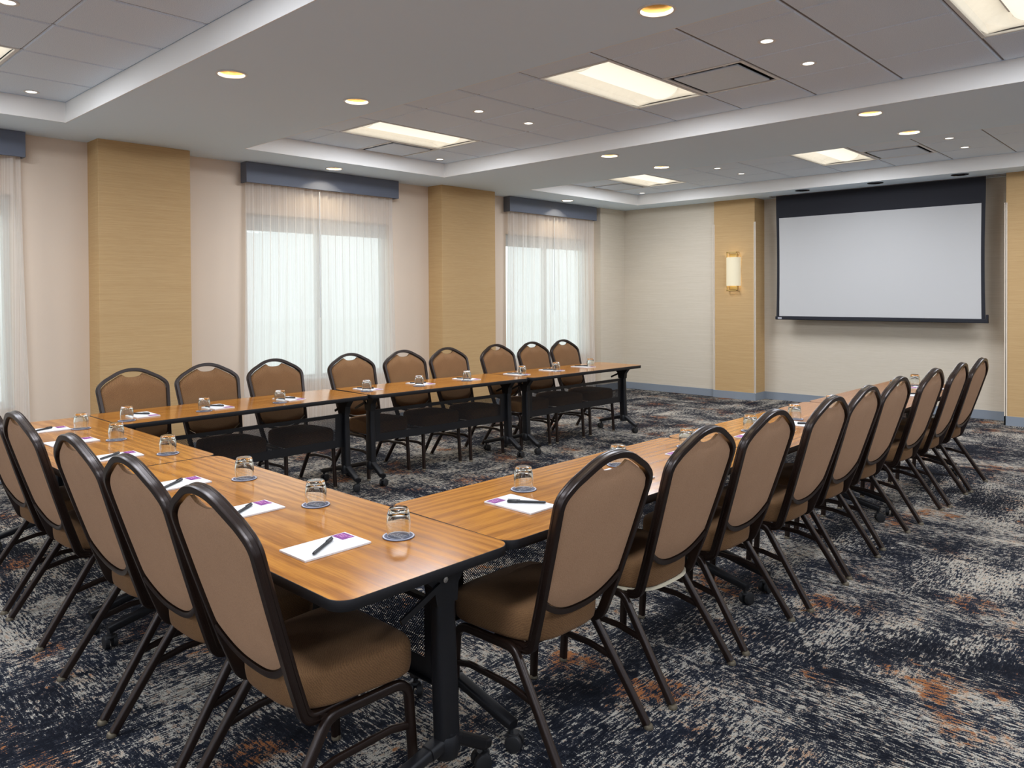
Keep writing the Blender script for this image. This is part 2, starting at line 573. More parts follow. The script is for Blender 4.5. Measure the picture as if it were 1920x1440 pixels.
# ceiling: lowered soffit with three coffers, plus an added unseen one behind the camera
TX0, TX1 = -6.575, 3.172
TRAYS = [(-0.49, 1.94), (3.41, 5.84), (7.30, 9.74), (-4.38, -1.95)]  # last entry is out of view, added so its troffers light chair backs
GX = [-1.705 - 0.6096 * i for i in range(8)]
DL_ON = [(-4.43, 2.216), (-4.43, 3.128), (-2.0, 3.13), (-2.0, 2.216), (-4.42, 6.07), (-4.42, 7.0), (-1.99, 6.04), (-1.99, 6.99), (-6.93, 4.60), (-6.93, 8.50), (-6.93, 0.80)]
DL_OFF = [(-4.11, 9.90), (-3.20, 9.89), (-2.28, 9.89)]
b = MB()
ys = [Y0 - 0.1] + [v for p in sorted(TRAYS) for v in p] + [10.85]
for i in range(0, len(ys), 2):
    b.box(X0 - 0.05, X1 + 0.05, ys[i], ys[i + 1], ZS, 3.30)
for (a, c) in TRAYS:
    b.box(X0 - 0.05, TX0, a + 0.0005, c - 0.0005, ZS, 3.30)
    b.box(TX1, X1 + 0.05, a + 0.0005, c - 0.0005, ZS, 3.30)
me = b.mesh('ceiling', M['soffit'])
cut = MB()
for (x, y) in DL_ON + DL_OFF:
    cut.lathe([(0.079, ZS - 0.05), (0.079, ZS + 0.14)], 32, x, y)
co = put('cutter', cut.mesh('cutter', M['soffit']))
ceiling = struct(put('ceiling', me))
md = ceiling.modifiers.new('b', 'BOOLEAN'); md.operation = 'DIFFERENCE'; md.object = co; md.solver = 'EXACT'
dg = bpy.context.evaluated_depsgraph_get()
me2 = bpy.data.meshes.new_from_object(ceiling.evaluated_get(dg))
ceiling.modifiers.clear(); ceiling.data = me2
bpy.data.objects.remove(co)
struct(MB().box(X0 - 0.2, X1 + 0.2, Y0 - 0.2, 10.9, 3.34, 3.44).obj('light_block_slab', M['soffit']))  # added unseen slab, stops sky light leaking in above the tiles
for (a, c) in TRAYS:                                  # painted coffer sides
    s = MB(); q = 0.006
    s.box(TX0, TX1, a, a + q, ZS, ZT); s.box(TX0, TX1, c - q, c, ZS, ZT)
    s.box(TX0, TX0 + q, a + q, c - q, ZS, ZT); s.box(TX1 - q, TX1, a + q, c - q, ZS, ZT)
    s.obj('coffer_side', M['coffer'], ceiling)
# tiles and grid
gl = sorted([-1.705 - 0.6096 * i for i in range(-7, 8)])
gxs = [TX0] + gl + [TX1]
tile_mesh = {}
def tile(w, h):
    key = (round(w, 3), round(h, 3))
    if key not in tile_mesh:
        q = 0.006
        m = MB()
        vs = []
        for z, i in ((0.02, -q * 0.6), (0.006, -q * 0.6), (0.006, q * 0.4), (0.0, q)):
            vs += [(-w / 2 + i, -h / 2 + i, z), (w / 2 - i, -h / 2 + i, z), (w / 2 - i, h / 2 - i, z), (-w / 2 + i, h / 2 - i, z)]
        fs = []
        for r in range(3):
            for j in range(4):
                a = r * 4 + j; c = r * 4 + (j + 1) % 4
                fs.append((a, c, c + 4, a + 4))
        fs += [(3, 2, 1, 0), (12, 13, 14, 15)]
        m.add(vs, fs)
        tile_mesh[key] = m.mesh('ceiling_tile', M['tile'])
    return tile_mesh[key]
LIGHT_COLS = [1, 5, 9, 13]            # column index between gxs[i], gxs[i+1]; last column is unseen, added for fill
VENTS = {1: [(0, 2), (6, 2)], 2: [(0, 2), (6, 2)], 0: [], 3: []}
vent_cells = []; light_cells = []
for ti, (a, c) in enumerate(TRAYS):
    gys = [a, a + 0.61, a + 1.22, a + 1.83, c]
    for i in range(len(gxs) - 1):
        for j in range(4):
            if i in LIGHT_COLS and j in (1, 2):
                if j == 1: light_cells.append((ti, gxs[i], gxs[i + 1], gys[1], gys[3]))
                continue
            if (i, j) in VENTS[ti]:
                vent_cells.append((ti, gxs[i], gxs[i + 1], gys[j], gys[j + 1]))
                continue
            wdt = gxs[i + 1] - gxs[i] - 0.020; hgt = gys[j + 1] - gys[j] - 0.011
            put('ceiling_tile', tile(wdt, hgt), ceiling, ((gxs[i] + gxs[i + 1]) / 2, (gys[j] + gys[j + 1]) / 2, ZT))
    for x in gl:
        for (ya, yb) in ([(a, gys[1]), (gys[3], c)] if any(abs(x - gxs[i]) < 1e-6 or abs(x - gxs[i + 1]) < 1e-6 for i in LIGHT_COLS) else [(a, c)]):
            put('grid_runner', MB().box(x - 0.012, x + 0.012, ya, yb, ZT + 0.007, ZT + 0.03).mesh('grid_runner', M['grid']), ceiling)
        if any(abs(x - gxs[i]) < 1e-6 or abs(x - gxs[i + 1]) < 1e-6 for i in LIGHT_COLS):
            put('grid_runner', MB().box(x - 0.012, x + 0.012, gys[1], gys[3], ZT + 0.007, ZT + 0.03).mesh('grid_runner', M['grid']), ceiling)
    for y in gys[1:4]:
        xs = [gxs[0]]
        put('grid_runner', MB().box(gxs[0], gxs[1], y - 0.008, y + 0.008, ZT + 0.0075, ZT + 0.0295).mesh('grid_runner', M['grid']), ceiling)
        for (i0, i1) in ((1, 2), (2, 5), (5, 6), (6, 9), (9, 10), (10, 13), (13, 14), (14, 16)):
            if i0 in LIGHT_COLS and y == gys[2]: continue
            put('grid_runner', MB().box(gxs[i0], gxs[i1], y - 0.008, y + 0.008, ZT + 0.0075, ZT + 0.0295).mesh('grid_runner', M['grid']), ceiling)

# ------------------------------------------------------------------ ceiling fittings
def area_lamp(name, loc, sx, sy, power, parent=None):
    ld = bpy.data.lights.new(name, 'AREA')
    ld.shape = 'RECTANGLE'; ld.size = sx; ld.size_y = sy
    ld.energy = power; ld.color = LAMP
    o = bpy.data.objects.new(name, ld); COL.objects.link(o)
    o.location = loc
    if parent: o.parent = parent
    return o
def spot_lamp(name, loc, power, angle, parent=None, blend=0.6):
    ld = bpy.data.lights.new(name, 'SPOT')
    ld.energy = power; ld.color = (1.0, 0.85, 0.62)
    ld.spot_size = angle; ld.spot_blend = blend; ld.shadow_soft_size = 0.03
    o = bpy.data.objects.new(name, ld); COL.objects.link(o)
    o.location = loc
    if parent: o.parent = parent
    return o
TRAY_NAME = ['nearest', 'middle', 'far', 'rear']
def troffer(ti, xa, xb, ya, yb, col):
    w, h = xb - xa - 0.01, yb - ya - 0.01
    e = empty('ceiling_troffer', ((xa + xb) / 2, (ya + yb) / 2, ZT))
    where = ['by the window wall', 'over the middle of the room', 'on the camera side', 'added unseen by the right wall'][col]
    tag(e, 'lit rectangular troffer in the %s coffer, %s' % (TRAY_NAME[ti], where), 'ceiling light', 'lit ceiling troffers')
    f = MB()
    t = 0.02
    f.box(-w / 2, w / 2, -h / 2, -h / 2 + t, 0.0, 0.012); f.box(-w / 2, w / 2, h / 2 - t, h / 2, 0.0, 0.012)
    f.box(-w / 2, -w / 2 + t, -h / 2 + t, h / 2 - t, 0, 0.012); f.box(w / 2 - t, w / 2, -h / 2 + t, h / 2 - t, 0, 0.012)
    f.obj('frame', M['white_metal'], e)
    p = MB()
    iw, ih = w / 2 - t, h / 2 - t
    prof = [(-iw, 0.008), (-iw + 0.02, 0.045), (-0.15, 0.10), (0.15, 0.10), (iw - 0.02, 0.045), (iw, 0.008)]
    vs = []; fs = []
    for y in (-ih, -ih + 0.12, ih - 0.12, ih):
        for (x, z) in prof:
            vs.append((x, y, z if abs(y) < ih - 0.01 else 0.008 + (z - 0.008) * 0.15))
    for i in range(3):
        for j in range(5):
            a = i * 6 + j; fs.append((a, a + 1, a + 7, a + 6))
    p.add(vs, fs)
    p.obj('pan', M['white_metal'], e, smooth=False)
    l = MB()
    R, hl = 0.135, ih - 0.07
    n = 14
    vs = []; fs = []
    for y in (-hl, hl):
        for k in range(n + 1):
            a = PI + PI * k / n
            vs.append((R * math.cos(a), y, 0.096 + R * 0.62 * math.sin(a)))
    for k in range(n):
        fs.append((k, k + 1, n + 2 + k, n + 1 + k))
    fs += [tuple(range(n + 1)), tuple(range(2 * n + 1, n, -1))]
    l.add(vs, fs)
    l.obj('lens', M['lens'], e, smooth=True)
    for y in (-hl, hl):
        r = MB()
        path = [((R + 0.003) * math.cos(PI + PI * k / n), y, 0.096 + (R + 0.003) * 0.62 * math.sin(PI + PI * k / n)) for k in range(n + 1)]
        r.sweep(path, circle(0.004, 6), up=Vector((0, 1, 0)))
        r.obj('lens_cap', M['white_metal'], e)
    rl = MB()
    for x in (-R - 0.004, R + 0.004):
        rl.box(x - 0.006, x + 0.006, -hl, hl, 0.085, 0.095)
    rl.obj('lens_rail', M['grid'], e)
    area_lamp('troffer_lamp', (0, 0, -0.004), w - 0.1, h - 0.1, TROFFER_W, e)
    up = area_lamp('pan_fill', (0, 0, 0.004), w - 0.06, h - 0.06, 1.3, e)  # added upward lamp that brightens the pan
    up.rotation_euler = (PI, 0, 0); up.data.color = (1.0, 0.92, 0.74)
for (ti, xa, xb, ya, yb) in light_cells:
    troffer(ti, xa, xb, ya, yb, min(range(4), key=lambda k: abs(gxs[LIGHT_COLS[k]] - xa)))
for (ti, xa, xb, ya, yb) in vent_cells:
    w = xb - xa - 0.01; h = yb - ya - 0.01
    e = empty('air_vent', ((xa + xb) / 2, (ya + yb) / 2, ZT))
    tag(e, 'square plaque air diffuser in the %s coffer, %s' % (TRAY_NAME[ti], 'beside the window wall' if xa < -6 else 'beside the middle troffer'), 'vent', 'ceiling air diffusers')
    f = MB(); t = 0.025
    f.box(-w / 2, w / 2, -h / 2, -h / 2 + t, 0.0, 0.012); f.box(-w / 2, w / 2, h / 2 - t, h / 2, 0.0, 0.012)
    f.box(-w / 2, -w / 2 + t, -h / 2 + t, h / 2 - t, 0, 0.012); f.box(w / 2 - t, w / 2, -h / 2 + t, h / 2 - t, 0, 0.012)
    f.obj('frame', M['white_metal'], e)
    p = MB()
    q = t
    vs = [(-w / 2 + q, -h / 2 + q, 0.008), (w / 2 - q, -h / 2 + q, 0.008), (w / 2 - q, h / 2 - q, 0.008), (-w / 2 + q, h / 2 - q, 0.008)]
    vs += [(x * 0.9, y * 0.9, 0.11) for x, y, z in vs]
    p.add(vs, [(0, 1, 5, 4), (1, 2, 6, 5), (2, 3, 7, 6), (3, 0, 4, 7), (4, 5, 6, 7)])
    p.obj('plenum_box', M['plenum'], e)
    MB().bevel_box(-w / 2 + 0.06, w / 2 - 0.06, -h / 2 + 0.06, h / 2 - 0.06, -0.004, 0.008, 0.003).obj('plaque', M['plaque'], e)
    for (x, y) in ((-0.15, 1), (0.15, 1), (-0.15, -1), (0.15, -1)):
        MB().box(x - 0.008, x + 0.008, y * (h / 2 - 0.06) - 0.03, y * (h / 2 - 0.06) + 0.03, 0.006, 0.02).obj('hanger', M['white_metal'], e)
def downlight(x, y, on, label):
    e = empty('downlight', (x, y, ZS))
    tag(e, label, 'ceiling light', 'recessed downlights')
    MB().lathe([(0.076, 0.0), (0.092, -0.001), (0.092, -0.004), (0.088, -0.006), (0.079, -0.006), (0.074, 0.0), (0.074, 0.01), (0.077, 0.01)], 32, close=True).obj('trim_ring', M['white_metal'] if on else M['dark_refl'], e, smooth=True)
    MB().tube_open([(0.075, 0.002), (0.070, 0.04), (0.056, 0.085), (0.040, 0.118)], 32).obj('reflector', M['gold'] if on else M['dark_refl'], e, smooth=True)
    MB().lathe([(0.0, 0.100), (0.022, 0.102), (0.036, 0.112), (0.040, 0.122), (0.0, 0.125)], 20).obj('lamp', M['bulb'] if on else M['chrome'], e, smooth=True)
    if on: spot_lamp('downlight_lamp', (0, 0, 0.05), DOWN_W, math.radians(118), e, 0.12)
for (x, y) in DL_ON:
    if x < -6: lab = 'gold downlight in the soffit above the %s pelmet' % ('middle window' if 4 < y < 5 else 'far window' if y > 5 else 'near window')
    else:
        lab = 'gold downlight in the %s soffit beam, %s side, %s of its pair' % ('near' if y < 5 else 'far', 'window' if x < -4 else 'camera', 'nearer' if y < 2.5 or 6 < y < 6.5 else 'farther')
    downlight(x, y, True, lab)
for i, (x, y) in enumerate(DL_OFF):
    downlight(x, y, False, 'unlit dark downlight above the projection screen, %s' % ['at its window end', 'over its middle', 'at its right end'][i])
SPOTS = [(-6.40, 1.66, 0), (-4.55, 1.08, 0), (-4.50, 4.377, 1), (-4.50, 4.985, 1), (-6.38, 5.60, 1), (-6.37, 3.75, 1), (-2.03, 4.377, 1), (-2.03, 4.99, 1),
         (-4.50, 8.36, 2), (-4.49, 8.95, 2), (-2.02, 8.364, 2), (-2.03, 9.0, 2), (-6.39, 9.59, 2), (0.42, 4.38, 1), (0.42, 4.99, 1)]
for i, (x, y, ti) in enumerate(SPOTS):
    e = empty('ceiling_spot', (x, y, ZT))
    side = 'window-side' if x < -6 else 'middle' if x < -4 else 'right-hand' if x < -1 else 'outermost'
    mates = [s for s in SPOTS if s[2] == ti and abs(s[0] - x) < 0.2]
    pos = '' if len(mates) == 1 else (', nearer one' if y == min(s[1] for s in mates) else ', farther one')
    tag(e, 'small round %s spotlight set in a tile of the %s coffer%s' % (side, TRAY_NAME[ti], pos), 'spotlight', 'small ceiling spots')
    MB().lathe([(0.036, 0.004), (0.052, 0.0), (0.053, -0.003), (0.046, -0.005), (0.036, -0.003)], 24, close=True).obj('trim_ring', M['white_metal'], e, smooth=True)
    MB().lathe([(0.0, -0.001), (0.037, -0.001), (0.037, 0.004), (0.0, 0.004)], 24).obj('lens', M['spot'], e)
    spot_lamp('spot_lamp', (0, 0, -0.02), SPOT_W, math.radians(90), e)

# ------------------------------------------------------------------ windows, pelmets, curtains
WNAME = ['rear', 'near', 'middle', 'far']
for i, (a, c) in enumerate(WIN):
    if i == 0: continue
    e = struct(empty('window_%d' % i, (X0, (a + c) / 2, ZW0)))
    wd, ht = c - a, ZW1 - ZW0
    f = MB(); t = 0.05; xa, xb = -0.14, -0.08
    f.box(xa, xb, -wd / 2, wd / 2, 0, t); f.box(xa, xb, -wd / 2, wd / 2, ht - t, ht)
    f.box(xa, xb, -wd / 2, -wd / 2 + t, t, ht - t); f.box(xa, xb, wd / 2 - t, wd / 2, t, ht - t)
    f.box(xa, xb, -0.03, 0.03, t, ht - t)
    f.obj('window_frame', M['frame_white'], e)
    for s in (-1, 1):
        y0, y1 = (-wd / 2 + t, -0.03) if s < 0 else (0.03, wd / 2 - t)
        MB().box(-0.114, -0.108, y0, y1, t, ht - t).obj('pane', M['pane'], e)
    MB().bevel_box(-0.08, 0.012, -wd / 2 + 0.001, wd / 2 - 0.001, 0.0, 0.025, 0.004).obj('window_sill', M['frame_white'], e)
    MB().box(-0.07, -0.064, -wd / 2 + 0.01, wd / 2 - 0.01, ht - 0.17, ht - 0.001).obj('roller_shade', M['shade'], e)
PEL = [(-0.10, 1.812), (3.728, 5.642), (7.543, 9.496)]
for i, (a, c) in enumerate(PEL):
    xf, zb = -7.16, 2.655
    m = MB(); t = 0.018
    m.bevel_box(xf - t, xf, a, c, zb, ZS - 0.001, 0.002)
    m.box(X0 + 0.001, xf - t, a, a + t, zb, ZS - 0.001); m.box(X0 + 0.001, xf - t, c - t, c, zb, ZS - 0.001)
    m.box(X0 + 0.001, xf - t, a + t, c - t, ZS - 0.03, ZS - 0.001)
    o = m.obj('window_pelmet', M['pelmet'])
    tag(o, 'blue-grey box pelmet over the %s window' % ['partly cut off near', 'middle', 'far'][i], 'pelmet', 'box pelmets over the windows')
def curtain(y0, y1, seed, flare0, flare1):
    rnd = random.Random(seed)
    n, mz = 190, 16
    ph = [rnd.uniform(0, 2 * PI) for _ in range(8)]
    vs = []; fs = []
    for j in range(mz + 1):
        z = 0.03 + (2.735 - 0.03) * j / mz
        top = (z - 0.03) / 2.7
        for i in range(n + 1):
            u = i / n
            y = y0 + (y1 - y0) * u + (flare0 * (1 - u) + flare1 * u) * max(0.0, 1 - top) ** 1.6
            k = u * (y1 - y0)
            ph_k = (k / 0.098 + 0.18 * math.sin(ph[0] + k * 4)) % 1.0
            tri = ph_k / 0.78 if ph_k < 0.78 else (1 - ph_k) / 0.22
            w2 = 2 * PI * k / 0.196 + ph[1] + 0.5 * math.sin(2.2 * top + ph[2])
            soft = 0.020 * math.sin(w2) + 0.007 * math.sin(2 * PI * k / 0.083 + ph[3] + math.sin(1.7 * top + ph[5])) + 0.0035 * math.sin(2 * PI * k / 0.039 + ph[4])
            bl = top ** 2.2
            x = (tri - 0.5) * 0.040 * bl + soft * (1 - 0.85 * bl) * (0.7 + 0.5 * math.sin(k * 3.1 + ph[6]))
            vs.append((-7.222 + x, y, z))
    for j in range(mz):
        for i in range(n):
            a = j * (n + 1) + i
            fs.append((a, a + 1, a + n + 2, a + n + 1))
    return MB().add(vs, fs)
CUR = [(-0.085, 0.855, 'near', 'near-side'), (0.855, 1.79, 'near', 'far-side'), (3.752, 4.615, 'middle', 'near-side'), (4.617, 5.60, 'middle', 'far-side'),
       (7.568, 8.54, 'far', 'near-side'), (8.542, 9.485, 'far', 'far-side')]
for i, (a, c, wn, sd) in enumerate(CUR):
    o = curtain(a, c, 20 + i, -0.06 if i % 2 == 0 else 0.0, 0.0 if i % 2 == 0 else 0.06).obj('sheer_curtain', M['sheer'], None, smooth=True)
    tag(o, 'white pleated sheer curtain, %s panel of the %s window' % (sd, wn), 'curtain', 'sheer curtain panels')
    if i % 2 == 0:
        MB().sweep([(-7.185, c - 0.035, 2.64), (-7.183, c - 0.037, 2.0), (-7.18, c - 0.04, 1.28)], circle(0.005, 8)).obj('draw_wand', M['frame_white'], o)

# ------------------------------------------------------------------ projection screen and sconce
e = empty('projection_screen', (-3.36, 10.25, 1.15))
tag(e, 'pull-down projection screen with white field and black border on the front wall', 'projection screen')
wS, hS = 2.53, ZS - 1.15
def screen_sheet(hw, z0, z1, y, pinch):
    n = 24; vs = []; fs = []
    for th in (0.0, 0.0015):
        for j in range(n + 1):
            z = z0 + (z1 - z0) * j / n
            q = pinch * math.sin(PI * min(1, (z - 0.0) / (hS - 0.2)))
            for s in (-1, 1):
                vs.append((s * (hw - q), y + th, z))
    o2 = 2 * (n + 1)
    for j in range(n):
        a = 2 * j
        fs.append((a, a + 1, a + 3, a + 2)); fs.append((o2 + a, o2 + a + 2, o2 + a + 3, o2 + a + 1))
        fs.append((a, a + 2, o2 + a + 2, o2 + a)); fs.append((a + 1, o2 + a + 1, o2 + a + 3, a + 3))
    fs += [(0, o2, o2 + 1, 1), (2 * n, 2 * n + 1, o2 + 2 * n + 1, o2 + 2 * n)]
    return MB().add(vs, fs)
screen_sheet(1.265, 0.02, hS + 0.06, 0.0, 0.012).obj('border_fabric', M['screen_black'], e)
screen_sheet(1.222, 0.050, 1.404, -0.002, 0.006).obj('white_field', M['screen'], e)
MB().bevel_box(-1.275, 1.283, -0.016, 0.016, 0.0, 0.045, 0.006).obj('bottom_bar', M['screen_black'], e)
bd = MB().box(-1.235, -1.180, -0.018, -0.0155, 0.012, 0.032)
bd.obj('badge', M['print'], e)
MB().bevel_box(1.268, 1.292, -0.018, 0.018, 0.0, 0.10, 0.004).obj('end_cap', M['screen_black'], e)
s = MB()
zc = hS - 0.001
s.box(-1.33, 1.47, -0.06, -0.045, zc - 0.006, zc); s.box(-1.33, 1.47, 0.045, 0.06, zc - 0.006, zc)
s.box(-1.345, -1.33, -0.06, 0.06, zc - 0.006, zc); s.box(1.47, 1.485, -0.06, 0.06, zc - 0.006, zc)
s.obj('ceiling_slot', M['grid'], e)

e = empty('wall_sconce', (-5.22, 10.175, 1.83))
tag(e, 'lit wall sconce with cream half-round shade and brass frames on the tan pillar', 'wall lamp')
n = 16; R = 0.108; D = 0.095
vs = []; fs = []
for z in (-0.205, 0.205):
    for k in range(n + 1):
        a = PI + PI * k / n
        vs.append((R * math.cos(a), -0.005 + D * math.sin(a), z))
for k in range(n):
    fs.append((k, k + 1, n + 2 + k, n + 1 + k))
MB().add(vs, fs).obj('lamp_shade', M['shade_lit'], e, smooth=True)
f = MB()
for zc in (-0.24, 0.24):
    sgn = 1 if zc > 0 else -1
    for x in (-0.075, 0.075):
        f.box(x - 0.006, x + 0.006, -0.07, -0.058, zc - 0.04, zc + 0.04)
        f.box(x - 0.006, x + 0.006, -0.064, 0.0, zc + sgn * 0.034, zc + sgn * 0.04)
    f.box(-0.081, 0.081, -0.07, -0.058, zc + sgn * 0.034 - 0.004, zc + sgn * 0.034 + 0.008)
f.obj('brass_frame', M['brass'], e)
MB().box(-0.06, 0.06, -0.012, -0.001, -0.26, 0.26).obj('backplate', M['brass'], e)
MB().lathe([(0.0, -0.12), (0.022, -0.12), (0.026, 0.0), (0.022, 0.12), (0.0, 0.12)], 12, 0, -0.045).obj('bulb', M['shade_lit'], e, smooth=True)
for z in (0.14, -0.14):
    ld = bpy.data.lights.new('sconce_lamp', 'POINT'); ld.energy = 0.6; ld.color = (1, 0.84, 0.56); ld.shadow_soft_size = 0.03
    o = bpy.data.objects.new('sconce_lamp', ld); COL.objects.link(o); o.parent = e; o.location = (0, -0.05, z)

# ------------------------------------------------------------------ tables
CAST = {}
def caster_mesh():
    if not CAST:
        h = MB()
        h.lathe([(0.009, 0.04), (0.009, 0.088)], 10)
        h.lathe([(0.0, 0.058), (0.020, 0.058), (0.022, 0.05), (0.012, 0.036), (0.0, 0.034)], 14, 0, -0.006)
        CAST['h'] = h.mesh('caster', M['rubber'], True)
        wv = MB()
        for s in (-1, 1):
            x = s * 0.0165
            wv.lathe([(0.0, x - 0.010), (0.020, x - 0.011), (0.027, x - 0.009), (0.0295, x), (0.027, x + 0.009), (0.020, x + 0.011), (0.0, x + 0.010)], 18, axis='x')
        CAST['w'] = wv.mesh('wheel', M['rubber'], True)
    return CAST
def table(L, W, loc, rz, label, group, spin):
    """x along the table, +y the panel side, user sits at -y"""
    e = empty('training_table', (loc[0], loc[1], 0), rz)
    tag(e, label, 'table', group)
    r = 0.055
    top = MB().prism(rrect(L - 0.0044, W - 0.0044, r - 0.0022, 8), TZ - 0.024, TZ)
    top.obj('tabletop', M['wood'], e)
    out = rrect(L, W, r, 8)
    path = [(x, y, TZ - 0.0155) for x, y in out]
    bnd = MB()
    vs = []; fs = []
    prof = [(0.0024, -0.0003), (0.001, -0.0008), (0.0, -0.003), (0.0, -0.027), (0.003, -0.031), (0.03, -0.031)]
    n = len(out)
    for (d, z) in prof:
        for (x, y) in rrect(L - 2 * d, W - 2 * d, max(r - d, 0.01), 8):
            vs.append((x, y, TZ + z))
    for i in range(len(prof) - 1):
        for k in range(n):
            a = i * n + k; c = i * n + (k + 1) % n
            fs.append((a, c, c + n, a + n))
    fs.append(tuple((len(prof) - 1) * n + k for k in range(n)))
    bnd.add(vs, fs)
    bnd.obj('edge_band', M['black'], e, smooth=True)
    yc = W / 2 - 0.20
    xc = L / 2 - 0.105
    for s in (-1, 1):
        # bracket under the top
        bk = MB()
        poly = [(yc - 0.115, TZ - 0.031), (yc + 0.10, TZ - 0.031), (yc + 0.045, TZ - 0.095), (yc + 0.04, TZ - 0.15), (yc - 0.04, TZ - 0.15), (yc - 0.05, TZ - 0.095)]
        k = len(poly)
        vs = [(s * xc - 0.024, y, z) for y, z in poly] + [(s * xc + 0.024, y, z) for y, z in poly]
        fs = [tuple(range(k)), tuple(range(2 * k - 1, k - 1, -1))] + [(i, (i + 1) % k, k + (i + 1) % k, k + i) for i in range(k)]
        bk.add(vs, fs)
        b_o = bk.obj('bracket', M['steel'], e)
        MB().lathe([(0.0, 0.0), (0.009, 0.0), (0.009, 0.004), (0.0, 0.005)], 12, s * xc + s * 0.0245 if s > 0 else s * xc - 0.0295, yc - 0.01, TZ - 0.075, axis='x').obj('bolt', M['chrome'], b_o)
        lv = MB().sweep([(s * (xc + 0.028), yc - 0.03, TZ - 0.085), (s * (xc + 0.03), yc - 0.10, TZ - 0.115), (s * (xc + 0.03), yc - 0.18, TZ - 0.150)], [(0.004, 0.009), (-0.004, 0.009), (-0.004, -0.009), (0.004, -0.009)])
        lv.obj('release_lever', M['steel'], e)
        col = MB()
        sec = rrect(0.050, 0.078, 0.014, 3)
        vs = []; fs = []
        rings = [(0.125, 1.0, 0.016), (0.40, 0.97, 0.006), (TZ - 0.09, 0.90, 0.0)]
        for (z, q, oy) in rings:
            vs += [(s * xc + x * q, yc + oy + y * q, z) for x, y in sec]
        k = len(sec)
        for i in range(2):
            for j in range(k):
                fs.append((i * k + j, i * k + (j + 1) % k, (i + 1) * k + (j + 1) % k, (i + 1) * k + j))
        fs += [tuple(range(k - 1, -1, -1)), tuple(2 * k + j for j in range(k))]
        col.add(vs, fs)
        col.obj('leg_column', M['steel'], e, smooth=True)
        yA, yB = W / 2 - 0.025, -W / 2 + 0.10
        ft = MB()
        pr = rrect(0.046, 0.036, 0.010, 3)
        pa = fillet([(s * xc, yc + 0.00, 0.175), (s * xc, yc + 0.05, 0.155), (s * xc, yA - 0.015, 0.088), (s * xc, yA + 0.012, 0.082)], 0.03, 4)
        ft.sweep(pa, pr, scale=[1.15 - 0.3 * i / (len(pa) - 1) for i in range(len(pa))])
        pb = fillet([(s * xc, yc + 0.02, 0.165), (s * xc, yc - 0.06, 0.150), (s * xc, yB + 0.015, 0.092), (s * xc, yB - 0.012, 0.086)], 0.03, 4)
        ft.sweep(pb, pr, scale=[1.15 - 0.3 * i / (len(pb) - 1) for i in range(len(pb))])
        ft.lathe([(0.0, 0.115), (0.036, 0.115), (0.040, 0.135), (0.040, 0.170), (0.034, 0.182), (0.0, 0.182)], 16, s * xc, yc + 0.012)
        ft.obj('foot', M['steel'], e, smooth=True)
        cm = caster_mesh()
        for yq in (yA, yB):
            c = put('caster', cm['h'], e, (s * xc, yq, 0), spin.uniform(-2.0, 2.0))
            put('wheel', cm['w'], c, (0, -0.012, 0.0295))
    # modesty panel between the columns
    z0, z1 = 0.325, 0.585
    xa = xc - 0.02
    yp = yc + 0.004
    mp = MB()
    mgx, mgb, mgt = 0.07, 0.062, 0.026
    mp.box(-xa, xa, yp, yp + 0.0015, z0, z0 + mgb, 0); mp.box(-xa, xa, yp, yp + 0.0015, z1 - mgt, z1, 0)
    mp.box(-xa, -xa + mgx, yp, yp + 0.0015, z0 + mgb, z1 - mgt, 0); mp.box(xa - mgx, xa, yp, yp + 0.0015, z0 + mgb, z1 - mgt, 0)
    mp.add([(-xa + mgx, yp + 0.0008, z0 + mgb), (xa - mgx, yp + 0.0008, z0 + mgb), (xa - mgx, yp + 0.0008, z1 - mgt), (-xa + mgx, yp + 0.0008, z1 - mgt)], [(0, 1, 2, 3)], 1)
    mp.box(-xa, xa, yp - 0.018, yp, z1 - 0.003, z1, 0); mp.box(-xa, xa, yp - 0.018, yp, z0, z0 + 0.003, 0)
    mp.obj('modesty_panel', [M['steel'], M['perf']], e)
    return e
spin = random.Random(4)
def row_table(p0, p1, W, side, label, group):
    """p0,p1 ends of the panel-side edge; side +1: user lies to the left of p0->p1"""
    a, c = Vector((*p0, 0)), Vector((*p1, 0))
    d = c - a; L = d.length
    ang = math.atan2(d.y, d.x)
    nrm = Vector((-math.sin(ang), math.cos(ang), 0))
    if side > 0:          # user to the left: local -y must point left
        ang += PI; nrm_u = nrm
    else:
        nrm_u = -nrm
    ctr = (a + c) / 2 + nrm_u * W / 2
    return table(L - 0.0025, W, ctr, ang, label, group, spin)
g = 'wood-topped flip training tables in the U layout'
row_table((-3.600, 1.715), (-1.622, 1.715), 0.635, -1, 'wood-topped table across the near end, half nearer the camera with rounded front corner', g)
row_table((-5.430, 1.715), (-3.606, 1.715), 0.635, -1, 'wood-topped table across the near end, half nearer the windows', g)
for i, (p, q) in enumerate((((-4.888, 1.719), (-4.880, 3.555)), ((-4.866, 3.562), (-4.768, 5.280)), ((-4.752, 5.303), (-4.702, 7.06)))):
    row_table(p, q, 0.60, 1, 'wood-topped table in the window-side row, %s' % ['first from the near corner', 'middle one', 'farthest with free end'][i], g)
for i, (p, q) in enumerate((((-2.262, 1.719), (-2.240, 3.562)), ((-2.236, 3.568), (-2.222, 5.405)), ((-2.215, 5.412), (-2.195, 7.19)))):
    row_table(p, q, 0.625, -1, 'wood-topped table in the row opposite the windows, %s' % ['nearest the camera', 'middle one', 'nearest the screen'][i], g)

